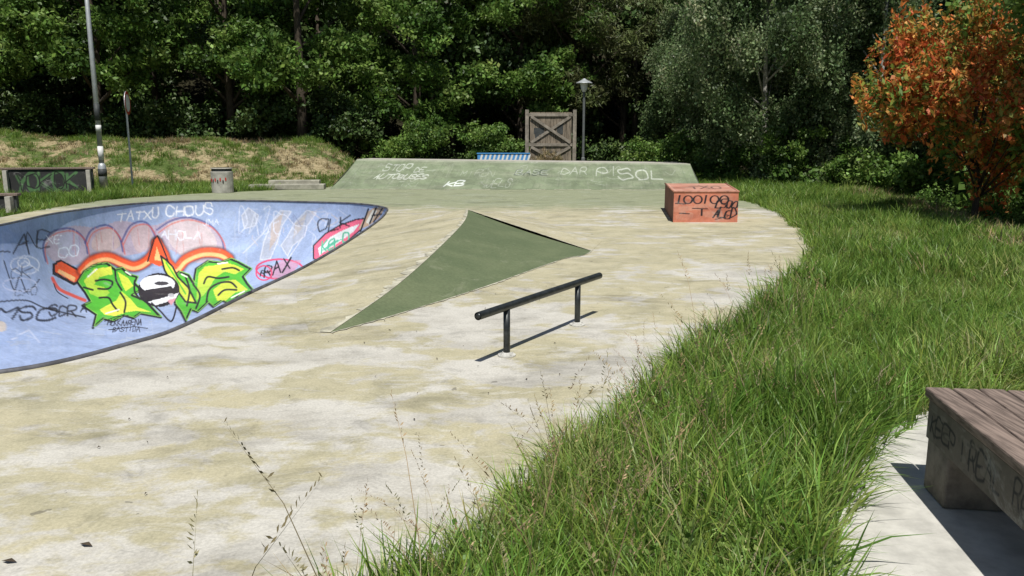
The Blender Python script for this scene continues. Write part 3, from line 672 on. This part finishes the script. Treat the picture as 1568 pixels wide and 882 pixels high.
K_b=Kit([leaf_cluster(85,.5,.075,.11,droop=.5) for _ in range(6)],ML,[(.05,.085,.03),(.10,.155,.055),(.16,.22,.095),(.23,.29,.14),(.34,.38,.22)])
K_d=Kit([leaf_cluster(45,.7,.17,.26) for _ in range(5)],ML_d,[(.02,.04,.01),(.04,.075,.018),(.07,.115,.03),(.11,.165,.045)])  # darker leaf palette, shade inside the wood put into the colour
K_p=Kit([leaf_cluster(80,.6,.05,.28,flat=.3) for _ in range(5)],ML_d,[(.05,.05,.02),(.075,.085,.028),(.09,.12,.035),(.11,.15,.045)])
K_o=Kit([leaf_cluster(40,.30,.06,.135,droop=.1,jit=.2) for _ in range(6)],ML,[(.10,.18,.035),(.15,.25,.05),(.24,.29,.055),(.5,.28,.07),(.66,.24,.06),(.62,.15,.045),(.42,.09,.035)],.2,.48,1.5)
K_s=Kit([leaf_cluster(60,.35,.06,.09) for _ in range(5)],ML,CG)
def crown(center,rad,nb,br,per,zmin=None):
    P=[];cs=[]; tries=0
    while len(cs)<nb and tries<nb*20:
        tries+=1
        d=rng.normal(size=3); d/=np.linalg.norm(d); q=np.array(center)+d*np.array(rad)*(.45+.55*rng.random()**.6)
        if zmin is not None and q[2]<zmin: continue
        cs.append(q)
    for q in cs:
        r=br*(.6+.8*rng.random()); k=int(per*(.6+.8*rng.random()))
        d=rng.normal(size=(k,3)); d/=np.linalg.norm(d,axis=1)[:,None]; d*=(r*(.55+.6*rng.random(k)))[:,None]; d[:,2]*=.65
        P.append(q+d)
    return np.concatenate(P),cs
def rrot(n): return rng.random((n,3))*np.array([1.0,1.0,6.28])-np.array([.5,.5,0])
cache={}
def tree(name,x,y,h,crad,ccen,kit,nb,br,per,bark,tr=.16,zmin=None,limbs=9,sc=1.,key=None,rz=0):
    z=float(Hh(x,y)); e=empty(name,(x,y,z)); e.rotation_euler[2]=rz
    if key in cache:
        for me in cache[key]: link(bpy.data.objects.new(me.name.split('.')[0],me),e)
        return e
    P,cs=crown((0,0,ccen),crad,nb,br,per,zmin)
    b=MB(); tp=[(0,0,-.3),(.05,0,h*.15),(random.uniform(-.2,.2),random.uniform(-.1,.1),h*.4),(random.uniform(-.3,.3),0,h*.65),(0,0,h*.95)]
    b.tube(tp,[tr*1.35,tr,tr*.75,tr*.45,.03],9)
    order=sorted(range(len(cs)),key=lambda i:cs[i][2])
    for i in order[::max(1,len(cs)//limbs)]:
        q=cs[i]; t=min(.85,max(.2,(q[2]-1.2)/h)); f=t/.95*4; k=int(min(3,f)); s_=Vector(tp[k]).lerp(Vector(tp[k+1]),min(1,f-k)); mid=s_.lerp(Vector(q),.5)+Vector((0,0,-.2+random.uniform(0,.4)))
        b.tube([s_,mid,Vector(q)],[tr*.42,tr*.25,.015],6)
    o1=b.obj('trunk',[bark],e,smooth=True)
    o2=kit.scatter('crown',P,rrot(len(P)),sc*(.7+.6*rng.random(len(P))),e)
    if key: cache[key]=[o1.data,o2.data]
    return e
for i,(x,y,h) in enumerate(((-33,40,13),(-26.5,41,14),(-20,39.5,13),(-14.5,42,14),(-10.2,39.5,12),(-5,42.5,13),(.5,45,13))):
    tree('oak_tree',x,y,13,(4.2,3.5,5.4),6.6,K_g,30,1.05,22,M_bark,.22,2.0,key='oak%d'%(i%3),rz=i*1.9)
tree('pine_tree',6.5,48,13,(3.2,3.,5),6.5,K_p,24,1.0,22,M_bark,.2,1.5,key='pine'); tree('pine_tree',3.4,45.5,13,(3.2,3.,5),6.5,K_p,24,1.0,22,M_bark,.2,2.2,key='pine',rz=2)
tree('birch_tree',9.6,31,11,(3.6,3.0,5.0),5.2,K_b,40,.85,29,M_wbark,.11,.6,14,key='birch1')
tree('birch_tree',13.3,29.5,11,(3.6,3.0,5.0),5.2,K_b,40,.85,29,M_wbark,.11,.6,14,key='birch2')
tree('birch_tree',9.6,40,11,(3.0,3.0,5.),5.2,K_b,24,1.0,30,M_wbark,.14,1.0,10,key='birch1',rz=2.2)
tree('alder_tree',16.5,26,10,(3.3,3.,4.6),5,K_g,30,.95,24,M_bark,.16,1,key='alder'); tree('alder_tree',15.0,20.5,9,(3.3,3.,4.6),5,K_g,26,.95,24,M_bark,.15,.8,key='alder',rz=2.5)
tree('cherry_tree',9.6,16.6,5.6,(2.15,1.9,1.9),2.8,K_o,56,.42,15,M_bark,.06,.4,20,key='ch1')
tree('cherry_tree',9.3,13.2,5.4,(1.3,1.6,1.3),5.1,K_s,16,.5,16,M_bark,.05,3.6,8,key='ch2')
forest=empty('forest'); fm=[]
for i in range(4):
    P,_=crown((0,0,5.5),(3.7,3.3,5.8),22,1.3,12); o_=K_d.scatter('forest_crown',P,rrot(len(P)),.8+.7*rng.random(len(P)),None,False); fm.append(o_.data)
def place(x,y,s=1.):
    o_=bpy.data.objects.new('forest_crown',random.choice(fm)); link(o_,forest); o_.location=(x,y,float(Hh(x,y))); o_.rotation_euler[2]=random.random()*6.28; o_.scale=(s,s,s*random.uniform(.9,1.1))
for yy,st in((48,4.4),(55,4.8)):
    for x in np.arange(-48,52,st): place(x+random.uniform(-1.2,1.2),yy+random.uniform(-1.5,1.5),random.uniform(.95,1.15))
for x,y in((21,30),(20,24),(19.5,18),(18.5,13),(24,34),(22,38),(25,27),(24,19),(17.5,33),(17,38),(12.5,37),(21,12),(-39,34),(-37,28)): place(x,y)
b=MB()
for x in np.arange(-44,45,2.6):
    xx=x+random.uniform(-1,1); yy=random.uniform(44,52); z=float(Hh(xx,yy)); b.tube([(xx,yy,z-.3),(xx+random.uniform(-.3,.3),yy,z+4),(xx+random.uniform(-.5,.5),yy,z+10)],[.2,.15,.08],7)
b.obj('trunks',[M_bark],forest,smooth=True)
def bushes(name,lst,kit,br,per,sc=1.):
    PP=[]
    for x,y,r,h in lst:
        z=float(Hh(x,y)); P,_=crown((x,y,z+h*.45),(r,r,h*.55),max(4,int(r*5)),br,per); PP.append(P[P[:,2]>z-.1])
    P=np.concatenate(PP); return kit.scatter(name,P,rrot(len(P)),sc*(.7+.5*rng.random(len(P))))
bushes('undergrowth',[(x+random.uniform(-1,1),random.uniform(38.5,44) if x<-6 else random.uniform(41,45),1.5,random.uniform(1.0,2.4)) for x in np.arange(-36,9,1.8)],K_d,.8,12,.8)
bushes('hedge',[(x,y,1.3,h) for x,y,h in((6.9,36.8,2.2),(8.2,35,2.4),(9.3,32.4,2.0),(10.5,30.4,2.2),(11.8,28.6,2.0),(12.6,26.5,2.4),(12.9,24,2.2),(13.3,21.8,2.4),(14,19,2.2))],K_g,.7,15,.7)
bushes('shrub',[(-4.2,40,1.6,3.2),(-1.6,40.6,1.4,2.8),(-6.6,39.5,1.3,2.2),(-.6,40.3,1.,2.2)],K_g,.7,16,.7)
bushes('bramble',[(x+.9,y,.8,h) for x,y,h in((8.6,12.5,.8),(9.0,14,.9),(9.6,15.6,1.0),(10,17.5,1.1),(10.3,19.2,1.2),(10.8,21,1.3),(9.2,11,.7),(11.3,23,1.3),(11.8,25,1.4))],K_s,.4,22,.8)

# ------------------------------------------------------------------ grass
def tuft(n,rad,hmin,hmax,w0,lean=.5,head=False,cv=(.7,1.3),ks=(0,.35,.7,1)):
    V=[];F=[];C=[]
    for i in range(n):
        t=rng.random()*6.283; r=rad*math.sqrt(rng.random()); bx,by=r*math.cos(t),r*math.sin(t); h=rng.uniform(hmin,hmax)
        la=t+rng.uniform(-1.2,1.2); lx,ly=math.cos(la),math.sin(la); ln=lean*rng.random()**.7*h*1.1; fw=rng.random()*6.283; sx,sy=math.cos(fw),math.sin(fw); ww=w0*rng.uniform(.7,1.3)
        b0=len(V); cc=rng.uniform(*cv); tint=np.array([cc*rng.uniform(.88,1.25),cc,cc*rng.uniform(.8,1.2),0]); u=np.array([0,0,0,rng.normal(0,.16)])
        for k in ks:
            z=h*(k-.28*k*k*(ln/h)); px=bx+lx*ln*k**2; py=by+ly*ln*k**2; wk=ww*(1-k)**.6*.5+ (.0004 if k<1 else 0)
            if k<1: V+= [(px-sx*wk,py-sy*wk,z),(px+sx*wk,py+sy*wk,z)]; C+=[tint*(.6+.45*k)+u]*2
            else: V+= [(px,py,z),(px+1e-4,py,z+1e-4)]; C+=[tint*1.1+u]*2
        for k in range(len(ks)-1): F.append((b0+2*k,b0+2*k+1,b0+2*k+3,b0+2*k+2))
        if head:
            for q in range(16):
                zz=h*(.74+.26*q/16); kk=zz/h; px=bx+lx*ln*kk**2; py=by+ly*ln*kk**2; zc=h*(kk-.28*kk*kk*(ln/h)); a=rng.random()*6.28; l=.013*(1.5-q/16); b1=len(V)
                V+= [(px,py,zc),(px+math.cos(a)*l*.6,py+math.sin(a)*l*.6,zc+.004),(px+math.cos(a)*l,py+math.sin(a)*l,zc+.014),(px+math.cos(a+.3)*l*.5,py+math.sin(a+.3)*l*.5,zc+.010)]
                C+=[tint+u]*4; F.append((b1,b1+1,b1+2,b1+3))
    return np.array(V),np.array(F),np.array(C)
MG=leaf_mat('grass_blade',.4,.4); MD=leaf_mat('dry_blade',.2)
CGR=[(.10,.19,.03),(.15,.28,.045),(.21,.355,.065),(.29,.42,.10),(.42,.47,.18)]; CDR=[(.2,.17,.08),(.32,.27,.14),(.42,.36,.21),(.5,.44,.28)]
f3=(0,.5,1)
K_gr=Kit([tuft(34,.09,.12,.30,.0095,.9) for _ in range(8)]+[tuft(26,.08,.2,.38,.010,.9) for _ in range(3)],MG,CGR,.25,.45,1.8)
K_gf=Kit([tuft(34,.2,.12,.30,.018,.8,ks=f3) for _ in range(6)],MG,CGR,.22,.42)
K_dr=Kit([tuft(24,.2,.08,.28,.022,.9,ks=f3) for _ in range(4)],MD,CDR)
K_st=Kit([tuft(2,.05,.4,.78,.0028,.5,True) for _ in range(6)],MD,CDR)
K_dn=Kit([tuft(14,.07,.12,.34,.006,1.0) for _ in range(3)],MD,CDR)
def dist_w(P,name,kit,smin,smax,parent=None,lean=.2):
    n=len(P); z=Hh(P[:,0],P[:,1]); rot=np.column_stack([rng.normal(0,lean,n),rng.normal(0,lean,n),rng.random(n)*6.283])
    big=np.sin(P[:,0]*2.1+np.sin(P[:,1]*1.7)*1.3)*np.cos(P[:,1]*1.9+.6*P[:,0])
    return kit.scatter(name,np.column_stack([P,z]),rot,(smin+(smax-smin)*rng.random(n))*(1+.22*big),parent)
def samp(x0,x1,y0,y1,den):
    n=int((x1-x0)*(y1-y0)*den); return np.column_stack([rng.uniform(x0,x1,n),rng.uniform(y0,y1,n)])
def infov(P): return np.abs(P[:,0])<(P[:,1]+1.5)*.85
grass=empty('grass')
P=samp(-1.4,5.5,1.2,8,195); P=P[~inpoly(P,plaza)]; P=P[~inpoly(P,path)]
dist_w(P,'near_blades',K_gr,.55,1.15,grass,.25)
P2=P[rng.random(len(P))<.09]; dist_w(P2,'dry_near_blades',K_dn,.7,1.2,grass)
P=samp(1,14,8,20,70); P=P[~inpoly(P,plaza)&(P[:,0]<xr(P[:,1])+1.5)]; dist_w(P,'mid_blades',K_gf,.6,1.15,grass)
dist_w(P[rng.random(len(P))<.06],'mid_dry_blades',K_dr,.6,1.1,grass)
P=samp(5.4,10,4,8.2,90); P=P[~inpoly(P,path)]; dist_w(P,'side_blades',K_gf,.7,1.2,grass)
P=samp(5,16,20,38,26); P=P[~inpoly(P,plaza)&(P[:,0]<xr(P[:,1])+2)]; dist_w(P,'far_blades',K_gf,.8,1.4,grass)
P=samp(-26,-6.5,12,31.5,20); P=P[~inpoly(P,plaza)]; P=P[infov(P)]; dist_w(P,'left_blades',K_gf,.5,1.1,grass)
P=samp(-30,-4,29.5,38,14); P=P[~inpoly(P,plaza)]; P=P[infov(P)]; q=np.sin(P[:,0]*.9)*np.cos(P[:,1]*1.3+P[:,0]*.4)+rng.normal(0,.4,len(P))
dist_w(P[(q>.1)],'bank_dry_blades',K_dr,.5,1.0,grass); dist_w(P[q<.05],'bank_blades',K_gf,.5,1.1,grass)
P=samp(7,13,9,26,14); P=P[np.abs(P[:,0]-xr(P[:,1])-.6)<.8]; dist_w(P,'verge_dry_blades',K_dr,.9,1.5,grass)
st=[]; ed_=catmull(plaza[1:9],12,False)
for i in range(130):
    p=ed_[rng.integers(0,len(ed_))]; st.append((p[0]+rng.uniform(-.05,.9),p[1]+rng.uniform(-.3,.1)))
st=np.array(st); st=st[~inpoly(st,path)&~inpoly(st,plaza)]; dist_w(st,'seed_stalks',K_st,.65,1.1,grass,.14)
P=samp(-.6,4.5,1.8,7.5,6); P=P[~inpoly(P,plaza)&~inpoly(P,path)]; n=len(P)
K_s.scatter('weeds',np.column_stack([P,np.full(n,.1)]),rrot(n)*[.3,.3,1],.22+.15*rng.random(n),grass)
P,_=crown((1.7,37.4,.9),(.6,.3,.75),8,.3,10); K_dr.scatter('dry_bush',P,rrot(len(P)),.8+.5*rng.random(len(P)))
b=MB()
for i in range(70):
    x,y=rng.uniform(-3,2),rng.uniform(2.8,9)
    if i==0: x,y=-1.72,2.98
    if i==1: x,y=-1.95,2.85
    if not inpoly(np.array([[x,y]]),plaza)[0] or inpoly(np.array([[x,y]]),rimp)[0]: continue
    t=rng.random()*6.28; l=(.032 if i<2 else rng.uniform(.005,.016)); c_,s_=math.cos(t),math.sin(t)
    b.poly([(x-c_*l,y-s_*l,.006),(x+s_*l*.5,y-c_*l*.5,.012),(x+c_*l,y+s_*l,.008),(x-s_*l*.5,y+c_*l*.5,.016)])
b.obj('fallen_leaves',[simple('dead_leaf',(.06,.045,.03),.9,.3,20)])
